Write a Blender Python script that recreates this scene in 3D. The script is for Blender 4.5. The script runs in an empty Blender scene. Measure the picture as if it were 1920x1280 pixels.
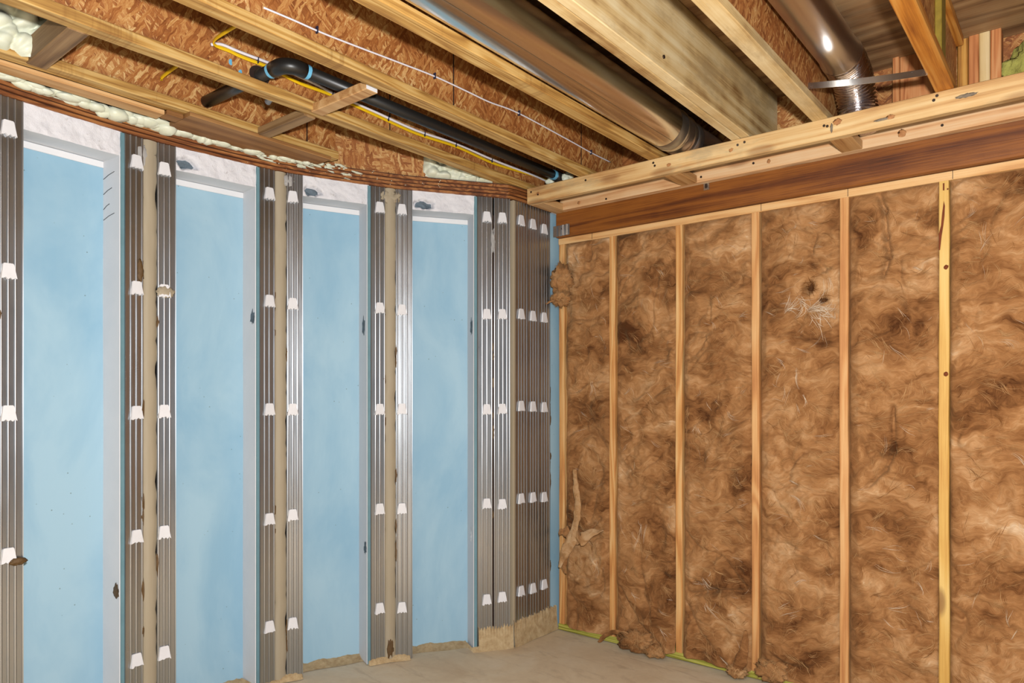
import bpy, bmesh, math, random
from mathutils import Vector, noise
random.seed(7)
sc = bpy.context.scene
COL = sc.collection
V = Vector
# ---------------------------------------------------------------- camera, world, lights, exposure
YAW = math.radians(39.12)
cd = bpy.data.cameras.new('camera'); cam = bpy.data.objects.new('camera', cd); COL.objects.link(cam)
cam.location = (0, 0, 1.398); cam.rotation_euler = (math.pi/2, 0, YAW)
cd.sensor_width = 36; cd.lens = 36*1328/1920; cd.shift_y = 106/1920; cd.clip_start = .02
sc.camera = cam
w = bpy.data.worlds.new('world'); sc.world = w; w.use_nodes = True
bg = w.node_tree.nodes['Background']; bg.inputs[0].default_value = (.90, .95, 1.0, 1); bg.inputs[1].default_value = .20
ld = bpy.data.lights.new('camera_flash', 'POINT'); ld.energy = 390; ld.color = (1.0, .99, .98); ld.shadow_soft_size = .045
fl = bpy.data.objects.new('camera_flash', ld); fl.location = (.07, .05, 1.63); COL.objects.link(fl)
sc.cycles.diffuse_bounces = 1
sc.view_settings.view_transform = 'Standard'; sc.view_settings.look = 'None'
sc.view_settings.exposure = 0.0; sc.view_settings.gamma = 1; sc.view_settings.use_curve_mapping = False

# ---------------------------------------------------------------- node helpers
def srgb(r, g, b):
    return tuple(((c/255)/12.92 if c/255 <= .04045 else ((c/255+.055)/1.055)**2.4) for c in (r, g, b)) + (1,)
class NT:
    def __init__(s, name):
        s.m = bpy.data.materials.new(name); s.m.use_nodes = True; s.t = s.m.node_tree
        s.b = s.t.nodes['Principled BSDF']
    def n(s, ty, ins=None, out=0, **at):
        nd = s.t.nodes.new(ty)
        for k, v in at.items(): setattr(nd, k, v)
        for k, v in (ins or {}).items():
            s.set(nd.inputs[k], v)
        return nd.outputs[out]
    def set(s, sock, v):
        if isinstance(v, bpy.types.NodeSocket): s.t.links.new(v, sock)
        else: sock.default_value = v
    def math(s, op, a, b=0.0):
        return s.n('ShaderNodeMath', {0: a, 1: b}, operation=op)
    def coord(s, rand=True):
        c = s.n('ShaderNodeTexCoord', out=3)
        if rand:
            r = s.n('ShaderNodeObjectInfo', out=5)
            r = s.math('MULTIPLY', r, 37.0)
            c = s.n('ShaderNodeVectorMath', {0: c, 1: r}, operation='ADD')
        return c
    def map(s, v, scale=(1,1,1), rot=(0,0,0), loc=(0,0,0)):
        return s.n('ShaderNodeMapping', {'Vector': v, 'Scale': scale, 'Rotation': rot, 'Location': loc})
    def noise(s, v, scale, detail=4, rough=.55, dist=0.0, out=0):
        return s.n('ShaderNodeTexNoise', {'Vector': v, 'Scale': scale, 'Detail': detail, 'Roughness': rough, 'Distortion': dist}, out=out)
    def ramp(s, f, stops, interp='LINEAR'):
        nd = s.t.nodes.new('ShaderNodeValToRGB'); s.set(nd.inputs[0], f); r = nd.color_ramp; r.interpolation = interp
        while len(r.elements) < len(stops): r.elements.new(.5)
        for e, (p, c) in zip(r.elements, stops): e.position = p; e.color = c
        return nd.outputs[0]
    def mix(s, f, a, b, mode='MIX'):
        nd = s.t.nodes.new('ShaderNodeMix'); nd.data_type = 'RGBA'; nd.blend_type = mode
        s.set(nd.inputs[0], f); s.set(nd.inputs[6], a); s.set(nd.inputs[7], b)
        return nd.outputs[2]
    def bump(s, h, st=.3, d=.01):
        s.set(s.b.inputs['Normal'], s.n('ShaderNodeBump', {'Height': h, 'Strength': st, 'Distance': d}))
    def fin(s, col, rough=.6, metal=0.0, spec=None):
        s.set(s.b.inputs['Base Color'], col); s.set(s.b.inputs['Roughness'], rough); s.set(s.b.inputs['Metallic'], metal)
        if spec is not None: s.set(s.b.inputs['Specular IOR Level'], spec)
        return s.m

def wood(name, dark, mid, light, axis, ring=10., knots=0., cross=0., blot=.35, rough=.62, gray=None, fibre=1.0):
    t = NT(name); c = t.coord()
    sc3 = [1., 1., 1.]; sc3[axis] = .055
    v = t.map(c, tuple(sc3))
    wp = t.noise(t.map(c, tuple(.5 if i != axis else .2 for i in range(3))), 5, 2, out=1)
    v = t.n('ShaderNodeVectorMath', {0: v, 1: t.n('ShaderNodeVectorMath', {0: wp, 1: (.05, .05, .05)}, operation='MULTIPLY')}, operation='ADD')
    r = t.noise(v, ring, 2, .5, .3)
    r = t.math('MULTIPLY', r, 46.); r = t.math('SINE', r); r = t.math('MULTIPLY', t.math('ADD', r, 1.), .5)
    s2 = [1., 1., 1.]; s2[axis] = .022
    f = t.noise(t.map(c, tuple(s2)), 170, 4, .65)
    b = t.noise(c, 4.5, 3)
    k = t.math('ADD', t.math('MULTIPLY', r, .30), t.math('MULTIPLY', f, .62*fibre))
    k = t.math('ADD', k, t.math('MULTIPLY', t.math('SUBTRACT', b, .5), blot))
    col = t.ramp(k, [(.12, dark), (.42, mid), (.75, light)])
    if gray:
        g = t.ramp(t.noise(t.map(c, tuple(.3 if i == axis else 1. for i in range(3))), 7, 5, .7), [(.52, (0,0,0,1)), (.68, (1,1,1,1))])
        col = t.mix(t.math('MULTIPLY', g, .75), col, gray)
    if cross:
        s3 = [.15, .15, .15]; s3[axis] = 2.6
        g = t.noise(t.map(c, tuple(s3)), 1.6, 5, .75, .6)
        g = t.ramp(g, [(.60, (0,0,0,1)), (.66, (1,1,1,1)), (.70, (0,0,0,1))])
        col = t.mix(t.math('MULTIPLY', g, cross), col, dark)
    if knots:
        s4 = [9., 9., 9.]; s4[axis] = 3.2
        d = t.n('ShaderNodeTexVoronoi', {'Vector': t.map(c, tuple(s4)), 'Scale': 1.0})
        g = t.ramp(d, [(.0, (1,1,1,1)), (.15, (.8,.8,.8,1)), (.25, (0,0,0,1))])
        col = t.mix(t.math('MULTIPLY', g, knots), col, srgb(120, 66, 28))
    t.bump(f, .25, .002)
    return t.fin(col, rough)

def osb(name, axis, stops, scl=1.0, bias=60):
    t = NT(name); c = t.coord()
    wp = t.noise(c, 14, 2, out=1)
    c2 = t.n('ShaderNodeVectorMath', {0: c, 1: t.n('ShaderNodeVectorMath', {0: wp, 1: (.03, .03, .03)}, operation='MULTIPLY')}, operation='ADD')
    val = None; fib = None
    for k, ang in enumerate((bias, bias+32, bias-28, bias+62)):
        rot = [0, 0, 0]; rot[axis] = math.radians(ang)
        v = t.map(c2, rot=tuple(rot), loc=(k*1.7, k*.9, k*2.3))
        s3 = [96*scl]*3; s3[(axis+1) % 3] = 15*scl; s3[axis] = 5.
        v = t.map(v, tuple(s3))
        vn = t.t.nodes.new('ShaderNodeTexVoronoi'); t.set(vn.inputs['Vector'], v); vn.inputs['Scale'].default_value = 1; vn.inputs['Randomness'].default_value = 1
        sp = t.t.nodes.new('ShaderNodeSeparateColor'); t.t.links.new(vn.outputs['Color'], sp.inputs[0])
        f = t.noise(v, 2.6, 5, .72, .4)
        x = t.math('ADD', t.math('MULTIPLY', sp.outputs[0], .36), t.math('MULTIPLY', f, .68))
        if val is None: val = x
        else:
            mk = t.math('GREATER_THAN', sp.outputs[1], .52)
            a = t.math('MULTIPLY', x, mk); b = t.math('MULTIPLY', val, t.math('SUBTRACT', 1.0, mk))
            val = t.math('ADD', a, b)
    big = t.noise(c, 3, 2)
    val = t.math('ADD', val, t.math('MULTIPLY', t.math('SUBTRACT', big, .5), .35))
    t.bump(val, .5, .004)
    return t.fin(t.ramp(val, stops), .55)

OSBC = [(.12, srgb(74, 36, 14)), (.30, srgb(134, 74, 32)), (.50, srgb(174, 108, 54)), (.66, srgb(204, 148, 86)), (.82, srgb(234, 196, 136))]
M = {}
M['osb'] = osb('osb_web', 0, OSBC)
M['osb_rim'] = osb('osb_rim', 1, OSBC, bias=70)
M['osb_rimx'] = osb('osb_rim_curved', 0, OSBC, bias=20)
M['flange'] = wood('joist_flange_wood', srgb(126, 80, 34), srgb(192, 146, 76), srgb(224, 188, 122), 1, cross=.4, ring=14)
M['flange_or'] = wood('joist_flange_orange', srgb(136, 70, 16), srgb(202, 128, 44), srgb(224, 162, 80), 1, cross=.5, ring=10)
M['stud'] = wood('fir_stud', srgb(178, 104, 48), srgb(222, 160, 92), srgb(240, 196, 134), 2, ring=11, blot=.25)
M['stud_o'] = wood('fir_stud_orange', srgb(176, 108, 56), srgb(216, 154, 92), srgb(234, 186, 126), 2, ring=9, blot=.25)
M['stud_y'] = wood('pine_stud_yellow', srgb(198, 140, 58), srgb(224, 178, 92), srgb(238, 202, 124), 2, ring=6, knots=.8, blot=.25)
M['plate'] = wood('fir_plate', srgb(190, 124, 66), srgb(230, 178, 116), srgb(242, 202, 146), 0, ring=7, blot=.3)
M['treated'] = wood('treated_plate', srgb(86, 84, 18), srgb(166, 160, 58), srgb(206, 198, 104), 0, ring=16, blot=.3)
M['rail'] = wood('rail_pine', srgb(176, 118, 62), srgb(222, 178, 118), srgb(236, 204, 150), 0, ring=6, knots=.5, gray=srgb(170, 150, 116), blot=.45)
M['rail2'] = wood('rail_back_pine', srgb(196, 132, 80), srgb(230, 180, 128), srgb(240, 204, 160), 0, ring=6, knots=.5, blot=.35)
M['rung'] = wood('rung_pine', srgb(150, 100, 54), srgb(204, 154, 96), srgb(224, 182, 128), 1, ring=7)
M['beam'] = wood('laminated_beam', srgb(36, 13, 2), srgb(104, 52, 11), srgb(148, 86, 27), 0, ring=5, blot=.5, fibre=1.3, rough=.5)
M['lvl'] = wood('laminated_header', srgb(150, 108, 58), srgb(220, 186, 128), srgb(240, 216, 168), 1, ring=3.2, blot=.9, gray=srgb(182, 152, 106))
M['ply'] = wood('plywood_edge', srgb(74, 34, 10), srgb(138, 80, 36), srgb(184, 124, 68), 1, ring=12, blot=.5)
M['plyd'] = wood('plywood_edge_dark', srgb(34, 12, 4), srgb(70, 32, 12), srgb(104, 56, 24), 1, ring=12, blot=.5)
M['nailer'] = wood('nailer_pine', srgb(166, 110, 60), srgb(204, 154, 98), srgb(228, 186, 132), 1, ring=6)
M['oldwood'] = wood('weathered_block', srgb(88, 60, 34), srgb(140, 106, 68), srgb(178, 142, 98), 0, ring=6)
M['board'] = wood('brown_board', srgb(104, 66, 30), srgb(156, 108, 60), srgb(184, 138, 84), 1, ring=5)
M['red'] = wood('red_fir', srgb(146, 76, 34), srgb(204, 130, 74), srgb(222, 160, 104), 2, ring=14, blot=.3)
M['pale'] = wood('pale_pine', srgb(196, 152, 90), srgb(226, 194, 136), srgb(238, 212, 164), 2, ring=5)
M['gold'] = wood('golden_pine', srgb(120, 66, 16), srgb(204, 142, 58), srgb(230, 180, 96), 2, ring=6, blot=.6)
M['subfloor'] = wood('plywood_subfloor', srgb(84, 54, 32), srgb(150, 112, 74), srgb(186, 150, 106), 0, ring=3.0, blot=.55, gray=srgb(150, 122, 90))

def plain(name, col, rough=.6, metal=0., var=.0, sc_=8., bump=0., col2=None, spec=None):
    t = NT(name); c = t.coord()
    o = col
    if var:
        n = t.noise(c, sc_, 5, .6)
        o = t.mix(t.math('MULTIPLY', t.ramp(n, [(.35, (0,0,0,1)), (.7, (1,1,1,1))]), var), col, col2 or tuple(x*.5 for x in col[:3])+(1,))
    if bump:
        t.bump(t.noise(c, sc_*5, 5, .6), bump, .01)
    return t.fin(o, rough, metal, spec)
M['abs'] = plain('black_plastic', srgb(30, 29, 28), .38)
M['cement'] = plain('blue_cement', srgb(112, 186, 222), .4)
M['yellow'] = plain('yellow_cable', srgb(236, 190, 20), .45)
M['white'] = plain('white_cable', srgb(232, 226, 232), .45)
M['staple'] = plain('dark_staple', srgb(30, 34, 60), .5)
M['clip'] = plain('white_plastic', srgb(240, 238, 240), .45, var=.2, sc_=20, col2=srgb(214, 208, 202))
M['mud'] = plain('brown_adhesive', srgb(104, 76, 40), .6, var=.5, sc_=40, col2=srgb(70, 48, 24), bump=.3)
M['pen'] = plain('black_ink', srgb(24, 24, 28), .7)
M['screw'] = plain('screw_steel', srgb(92, 82, 76), .35, .9)
M['bark'] = plain('bark_stain', srgb(128, 58, 14), .8, var=.6, sc_=40)
M['greenwool'] = plain('yellow_green_wool', srgb(190, 186, 96), .95, var=.7, sc_=14, col2=srgb(150, 142, 60), bump=.5)
M['greenblock'] = plain('green_treated_block', srgb(146, 122, 34), .7, var=.6, sc_=30, col2=srgb(104, 84, 16))
M['dark'] = plain('dark_void', srgb(40, 22, 12), .9)
M['patch'] = plain('grey_putty', srgb(176, 172, 168), .7, var=.4, sc_=30, col2=srgb(140, 138, 136))

def metal(name, base, rough, mott=.25, sc_=30, stretch=None, bump=0.):
    t = NT(name); c = t.coord(); v = t.map(c, stretch) if stretch else c
    n = t.noise(v, sc_, 4, .6)
    col = t.mix(t.math('MULTIPLY', n, mott*2), base, tuple(x*.55 for x in base[:3])+(1,))
    r = t.math('ADD', rough-.08, t.math('MULTIPLY', n, .16))
    if bump: t.bump(n, bump, .004)
    return t.fin(col, r, 1.0)
M['steel'] = metal('galvanised_steel', (.50, .525, .55, 1), .31, .22, 26, (1, 1, .25))
M['duct'] = metal('galvanised_duct', (.78, .75, .70, 1), .21, .15, 10, (1, .2, 1))
M['duct2'] = metal('galvanised_duct_bright', (.66, .63, .59, 1), .31, .12, 10, (1, .2, 1))
M['band'] = metal('foil_tape', (.42, .42, .43, 1), .42, .4, 40)
M['foil'] = metal('foil_flex', (.74, .70, .72, 1), .16, .2, 60, None, .35)
M['strap'] = metal('steel_strap', (.66, .68, .70, 1), .25, .2, 30)

# blue foam board
t = NT('blue_foam'); c = t.coord()
n1 = t.noise(t.map(c, (1, 1, .55)), 2.6, 5, .6, .4); n2 = t.noise(t.map(c, (1, 1, .06)), 26, 3)
col = t.mix(t.ramp(n1, [(.38, (0,0,0,1)), (.62, (1,1,1,1))]), srgb(146, 191, 218), srgb(170, 207, 227))
col = t.mix(t.math('MULTIPLY', n2, .18), col, srgb(186, 214, 226))
dots = t.n('ShaderNodeTexVoronoi', {'Vector': c, 'Scale': 24.0})
dk = t.ramp(dots, [(.05, (1,1,1,1)), (.085, (0,0,0,1))])
sel = t.ramp(t.noise(c, 6, 2), [(.52, (0,0,0,1)), (.56, (1,1,1,1))])
col = t.mix(t.math('MULTIPLY', t.math('MULTIPLY', dk, sel), .6), col, srgb(96, 112, 112))
t.bump(n2, .08, .004); M['foam'] = t.fin(col, .55)
M['foam_edge'] = plain('foam_edge_blue', srgb(112, 150, 160), .6, var=.3, sc_=12)
M['foam_white'] = plain('white_foam', srgb(246, 246, 248), .75, var=.3, sc_=7, col2=srgb(226, 230, 234), bump=.08)
# white-washed header
t = NT('white_render'); c = t.coord()
n = t.noise(t.map(c, (1, 1, 1)), 22, 7, .7, .5); n3 = t.noise(c, 7, 3)
col = t.mix(t.ramp(n, [(.60, (0,0,0,1)), (.74, (1,1,1,1))]), srgb(236, 234, 238), srgb(176, 168, 166))
t.bump(n, .6, .012); M['render'] = t.fin(col, .85)
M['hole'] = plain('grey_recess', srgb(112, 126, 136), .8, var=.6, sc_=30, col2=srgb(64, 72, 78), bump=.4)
# caulk seam
t = NT('tan_caulk'); c = t.coord()
n = t.noise(t.map(c, (1, 1, .06)), 40, 4); nn = t.noise(c, 5, 3)
col = t.mix(n, srgb(184, 172, 152), srgb(164, 149, 124)); col = t.mix(t.math('MULTIPLY', nn, .5), col, srgb(174, 154, 118))
t.bump(n, .3, .006); M['caulk'] = t.fin(col, .65)
# spray foam
t = NT('spray_foam'); c = t.coord()
n = t.noise(c, 22, 4)
col = t.mix(n, srgb(236, 238, 222), srgb(226, 228, 196)); t.b.inputs['Subsurface Weight'].default_value = .15
t.b.inputs['Subsurface Radius'].default_value = (.01, .01, .006)
t.bump(t.noise(c, 30, 3), .25, .006); M['spray'] = t.fin(col, .42)
# concrete floor
t = NT('concrete_floor'); c = t.coord(False)
n = t.noise(c, 2.2, 6, .62, .6); n2 = t.noise(c, 24, 5, .7); n3 = t.noise(t.map(c, (1, 3, 1), (0, 0, .6)), 3.2, 6, .7, 1.0)
col = t.ramp(n, [(.3, srgb(216, 188, 152)), (.5, srgb(232, 210, 176)), (.7, srgb(240, 224, 196))])
col = t.mix(t.math('MULTIPLY', t.ramp(n3, [(.54, (0,0,0,1)), (.7, (1,1,1,1))]), .42), col, srgb(170, 140, 112))
col = t.mix(t.math('MULTIPLY', n2, .25), col, srgb(150, 126, 98))
t.bump(n2, .15, .006); M['floor'] = t.fin(col, .75)
t = NT('tan_mortar'); c = t.coord(False)
n = t.noise(c, 30, 6, .7)
t.bump(n, .5, .008); M['mortar'] = t.fin(t.ramp(n, [(.3, srgb(172, 140, 98)), (.6, srgb(204, 178, 136)), (.8, srgb(216, 196, 160))]), .85)
M['concrete'] = plain('grey_concrete', srgb(150, 148, 142), .9, var=.5, sc_=6, bump=.3)
M['sheath'] = plain('sheathing', srgb(120, 84, 52), .9)
# mineral wool
def wool(name, stops, sc_=1.0):
    t = NT(name); c = t.coord()
    w1 = t.noise(c, 5.0*sc_, 3, .55, out=1)
    off = t.n('ShaderNodeVectorMath', {0: t.n('ShaderNodeVectorMath', {0: w1, 1: (.5, .5, .5)}, operation='SUBTRACT'), 1: (.36, .36, .36)}, operation='MULTIPLY')
    v = t.n('ShaderNodeVectorMath', {0: c, 1: off}, operation='ADD')
    a = t.noise(t.map(v, (1, 1, 1.7)), 4.2*sc_, 5, .55, .5)
    b = t.noise(t.map(v, (1, 1, 2.6), (0, .5, 0)), 12*sc_, 5, .62, .8)
    f = t.noise(t.map(v, (1, 1, 11), (0, -.4, 0)), 34*sc_, 4, .7, .4)
    big = t.noise(c, 2.2, 3)
    k = t.math('ADD', t.math('MULTIPLY', a, .60), t.math('MULTIPLY', b, .30))
    k = t.math('ADD', k, t.math('MULTIPLY', f, .17)); k = t.math('ADD', k, t.math('MULTIPLY', t.math('SUBTRACT', big, .5), .34))
    t.bump(t.math('ADD', b, f), .35, .008)
    t.b.inputs['Sheen Weight'].default_value = .25; t.b.inputs['Sheen Roughness'].default_value = .5
    t.b.inputs['Sheen Tint'].default_value = srgb(230, 190, 140)
    return t.fin(t.ramp(k, stops), .95, spec=.1)
WST = [(.375, srgb(86, 50, 26)), (.474, srgb(143, 96, 57)), (.564, srgb(176, 126, 80)), (.655, srgb(204, 158, 112)), (.765, srgb(234, 208, 174))]
M['wool'] = wool('brown_mineral_wool', WST, .8)
M['wool_pale'] = wool('pale_mineral_wool', [(.35, srgb(140, 96, 56)), (.52, srgb(188, 142, 96)), (.7, srgb(216, 180, 138))], 1.5)
M['fib'] = plain('wool_fibre', srgb(200, 154, 104), .9, spec=.1)
M['fib_w'] = plain('wool_fibre_pale', srgb(228, 204, 176), .9, spec=.1)
M['fib_d'] = plain('wool_fibre_dark', srgb(122, 76, 38), .95, spec=.1)

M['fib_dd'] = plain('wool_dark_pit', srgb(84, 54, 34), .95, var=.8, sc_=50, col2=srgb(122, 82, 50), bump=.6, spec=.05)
M['knot'] = plain('wood_knot', srgb(200, 140, 86), .7, var=.8, sc_=60, col2=srgb(156, 100, 56))
M['stain'] = plain('grey_stain', srgb(150, 134, 112), .8, var=.8, sc_=60, col2=srgb(112, 98, 84))
# ---------------------------------------------------------------- mesh helpers
WL = {}
def root(name, loc, label=None, cat=None, group=None, kind=None):
    o = bpy.data.objects.new(name, None); COL.objects.link(o); o.location = loc; o.empty_display_size = .05
    WL[o] = V(loc); tag(o, label, cat, group, kind); return o
def tag(o, label=None, cat=None, group=None, kind=None):
    if label: o['label'] = label
    if cat: o['category'] = cat
    if group: o['group'] = group
    if kind: o['kind'] = kind
    return o
def mesh(name, vs, fs, mat, parent=None, smooth=False, base=False):
    vs = [V(v) for v in vs]
    lo = V(tuple(min(v[i] for v in vs) for i in range(3))); hi = V(tuple(max(v[i] for v in vs) for i in range(3)))
    c = (lo+hi)/2
    if base: c.z = lo.z
    me = bpy.data.meshes.new(name); me.from_pydata([tuple(v-c) for v in vs], [], fs); me.update()
    mats = mat if isinstance(mat, list) else [mat]
    for m in mats: me.materials.append(m)
    if smooth: me.polygons.foreach_set('use_smooth', [True]*len(me.polygons))
    o = bpy.data.objects.new(name, me); COL.objects.link(o); WL[o] = c
    if parent: o.parent = parent; o.location = c-WL[parent]
    else: o.location = c
    return o
class Fr:                                   # a plan frame: t along, n out of the wall, z up
    def __init__(s, o, ang):
        s.o = V((o[0], o[1], 0)); a = math.radians(ang)
        s.t = V((math.cos(a), math.sin(a), 0)); s.n = V((math.sin(a), -math.cos(a), 0))
    def __call__(s, t, n, z): return s.o+s.t*t+s.n*n+V((0, 0, z))
def bevbox(x0, x1, y0, y1, z0, z1, bev=.002, seg=1):
    bm = bmesh.new(); bmesh.ops.create_cube(bm, size=1)
    for v in bm.verts:
        v.co = V(((x0+x1)/2+v.co.x*(x1-x0), (y0+y1)/2+v.co.y*(y1-y0), (z0+z1)/2+v.co.z*(z1-z0)))
    if bev: bmesh.ops.bevel(bm, geom=list(bm.edges), offset=bev, segments=seg, affect='EDGES', profile=.5)
    bm.verts.index_update()
    vs = [v.co.copy() for v in bm.verts]; fs = [[v.index for v in f.verts] for f in bm.faces]; bm.free()
    return vs, fs
def box(name, x0, x1, y0, y1, z0, z1, mat, parent=None, bev=.002, seg=1, fr=None):
    vs, fs = bevbox(x0, x1, y0, y1, z0, z1, bev, seg)
    if fr:
        vs = [fr(*v) for v in vs]; fs = [f[::-1] for f in fs]
    return mesh(name, vs, fs, mat, parent)
def lumber(name, x0, x1, y0, y1, z0, z1, mat, axis, parent=None, bow=.0015, step=.12, bev=.003):
    """a sawn stick: rounded corners, faces that wander a little along its length"""
    lo = [x0, y0, z0]; hi = [x1, y1, z1]; a, b = [i for i in range(3) if i != axis]
    L = hi[axis]-lo[axis]; k = max(2, int(L/step)); sd = random.random()*50
    sec = [(lo[a], lo[b]+bev), (lo[a]+bev, lo[b]), (hi[a]-bev, lo[b]), (hi[a], lo[b]+bev), (hi[a], hi[b]-bev), (hi[a]-bev, hi[b]), (lo[a]+bev, hi[b]), (lo[a], hi[b]-bev)]
    vs = []; fs = []
    for i in range(k+1):
        s = lo[axis]+L*i/k
        da = bow*noise.noise((s*1.3, sd, 0)); db = bow*noise.noise((s*1.3, sd, 9))
        for j, (p, q) in enumerate(sec):
            v = [0, 0, 0]; v[axis] = s
            v[a] = p+da+bow*.7*noise.noise((s*5, j*1.0, sd)); v[b] = q+db; vs.append(v)
    for i in range(k):
        for j in range(8):
            q = (j+1) % 8; fs.append([i*8+j, i*8+q, i*8+8+q, i*8+8+j])
    fs.append(list(range(8))[::-1]); fs.append([k*8+j for j in range(8)])
    if axis == 1: fs = [f[::-1] for f in fs]
    return mesh(name, vs, fs, mat, parent)
def sweep(pts, rad, seg=10, closed_ends=True, flat=1.0, up=V((0, 0, 1))):
    pts = [V(p) for p in pts]; vs = []; fs = []; n = len(pts)
    for i, p in enumerate(pts):
        d = (pts[min(i+1, n-1)]-pts[max(i-1, 0)]).normalized()
        u = up-d*up.dot(d)
        if u.length < 1e-4: u = V((1, 0, 0))-d*d.x
        u.normalize(); s = d.cross(u); r = rad[i] if isinstance(rad, (list, tuple)) else rad
        for j in range(seg):
            a = 2*math.pi*j/seg; vs.append(p+u*math.cos(a)*r+s*math.sin(a)*r*flat)
    for i in range(n-1):
        for j in range(seg):
            q = (j+1) % seg; fs.append([i*seg+j, i*seg+q, (i+1)*seg+q, (i+1)*seg+j])
    if closed_ends:
        fs.append(list(range(seg))[::-1]); fs.append([(n-1)*seg+j for j in range(seg)])
    return vs, [f[::-1] for f in fs]
def spline(pts, k=6):
    pts = [V(p) for p in pts]; out = []
    for i in range(len(pts)-1):
        p0 = pts[max(i-1, 0)]; p1 = pts[i]; p2 = pts[i+1]; p3 = pts[min(i+2, len(pts)-1)]
        for j in range(k):
            s = j/k
            out.append(.5*((2*p1)+(p2-p0)*s+(2*p0-5*p1+4*p2-p3)*s*s+(3*p1-p0-3*p2+p3)*s**3))
    out.append(pts[-1]); return out
def joined(lists):
    vs = []; fs = []
    for v, f in lists:
        o = len(vs); vs += v; fs += [[i+o for i in q] for q in f]
    return vs, fs
def lump(c, r, sub=3, amp=.25, fr=3., seed=0., zmin=None):
    bm = bmesh.new(); bmesh.ops.create_icosphere(bm, subdivisions=sub, radius=1)
    vs = []
    for v in bm.verts:
        d = v.co.normalized(); k = 1+amp*noise.fractal(d*fr+V((seed, seed*.7, 3)), .6, 2.1, 4)
        p = V((c[0]+d.x*r[0]*k, c[1]+d.y*r[1]*k, c[2]+d.z*r[2]*k))
        if zmin is not None and p.z < zmin: p.z = zmin
        vs.append(p)
    bm.verts.index_update()
    fs = [[v.index for v in f.verts] for f in bm.faces]; bm.free(); return vs, fs

# ---------------------------------------------------------------- the room shell
S0, S1, S2, S3, S4 = (-3.10, .80), (-3.152, 1.39), (-3.09, 1.99), (-2.88, 2.515), (-2.568, 2.99)
SM = (-2.94, .23); KC = (-2.505, 3.088)
ZT = 2.514; ZJ = 2.592; ZS = 2.905
vs = []; fs = []
nx, ny = 40, 44
for j in range(ny+1):
    for i in range(nx+1):
        x = -3.9+i*5.9/nx; y = -2.2+j*5.9/ny
        vs.append((x, y, .004*noise.noise((x*1.5, y*1.5, 0))-.002))
for j in range(ny):
    for i in range(nx): fs.append([j*(nx+1)+i, j*(nx+1)+i+1, (j+1)*(nx+1)+i+1, (j+1)*(nx+1)+i])
tag(mesh('floor', vs, fs, M['floor'], smooth=True), 'tan dusty concrete floor', None, None, 'structure')
cl = box('ceiling', -3.7, 2.0, -2.2, 3.72, ZS, ZS+.02, M['subfloor'], bev=0)
tag(cl, 'plywood subfloor seen between the joists', None, None, 'structure')
wr = box('wall_right', -2.50, 1.9, 3.592, 3.61, 0, 2.36, M['sheath'], bev=0)
tag(wr, 'sheathing behind the insulated stud wall', None, None, 'structure')
rim = box('trim_1', -2.62, 1.9, 3.60, 3.618, 2.605, ZS, M['osb_rim'], bev=0)
tag(rim, 'strand board rim standing behind the beam above the stud wall', None, None, 'structure')
# concrete shell behind the foam panels of the curved wall
path = [(-2.50, -.6), (-2.72, -.32), SM, S0, S1, S2, S3, S4, KC, (-2.505, 3.50)]
def offset(path, d):
    out = []
    for i, p in enumerate(path):
        a = V(path[max(i-1, 0)]); b = V(path[min(i+1, len(path)-1)]); t_ = (b-a).normalized(); n_ = V((t_.y, -t_.x))
        q = V(p)+n_*d; out.append((q.x, q.y))
    return out
def ribbon(pin, pout, z0, z1):
    vs = []; fs = []; n = len(pin)
    for a, b in zip(pin, pout): vs += [(a[0], a[1], z0), (b[0], b[1], z0), (b[0], b[1], z1), (a[0], a[1], z1)]
    for i in range(n-1):
        for j in range(4):
            q = (j+1) % 4; fs.append([i*4+j, i*4+q, i*4+4+q, i*4+4+j])
    fs += [[3, 2, 1, 0], [4*n-4, 4*n-3, 4*n-2, 4*n-1]]
    return vs, fs
v_, f_ = ribbon(offset(path, -.19), offset(path, -.26), 0, ZT)
tag(mesh('wall_left', v_, f_, M['concrete']), 'concrete foundation shell behind the blue foam panels', None, None, 'structure')

# ---------------------------------------------------------------- curved plywood sill on the foundation wall
sm = [V((p[0], p[1], 0)) for p in [(-2.72, -.32), SM, S0, S1, S2, S3, S4, (-2.515, 3.08), (-2.505, 3.22), (-2.505, 3.46)]]
sm = spline(sm, 7)
sp2 = [(p.x, p.y) for p in sm]
cs = root('curved_sill', (-3.1, 1.4, ZT), 'layered brown plywood sill curving along the top of the blue foam wall', 'sill')
zz = ZT; hs = [.012, .006, .013, .006, .013, .006, .014, .008]
for i, hh in enumerate(hs):
    jit = [.004, -.005, .006, -.004, .003, -.006, .004, -.008][i]
    pin = [(p[0]+.0015*noise.noise((p[0]*9, p[1]*9, i)), p[1]) for p in offset(sp2, .012+jit)]
    v_, f_ = ribbon(pin, offset(sp2, -.20), zz, zz+hh)
    mesh('ply', v_, f_, M['ply'] if i % 2 == 0 else M['plyd'], cs); zz += hh
scr = []
for i in range(26):
    p = V((0, 0)); k = random.uniform(.0, 1.); y = 1.86+.55*k
    i0 = min(range(len(sp2)), key=lambda q: abs(sp2[q][1]-y)); a0 = offset(sp2, .020)[i0]
    scr.append(lump((a0[0]+random.uniform(-.006, .004), y, ZT+random.uniform(.040, .078)-.03*k*random.random()), (.005, random.uniform(.015, .05), random.uniform(.003, .007)), 2, .6, 3, i))
for i in range(60):
    y = random.uniform(1.75, 2.75); i0 = min(range(len(sp2)), key=lambda q: abs(sp2[q][1]-y)); a0 = offset(sp2, .018)[i0]; rr = random.uniform(.0012, .0028)
    scr.append(lump((a0[0], y, ZT+random.uniform(.0, .08)), (rr, rr, rr), 1, .4, 3, i))
vv, ff = joined(scr)
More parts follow.
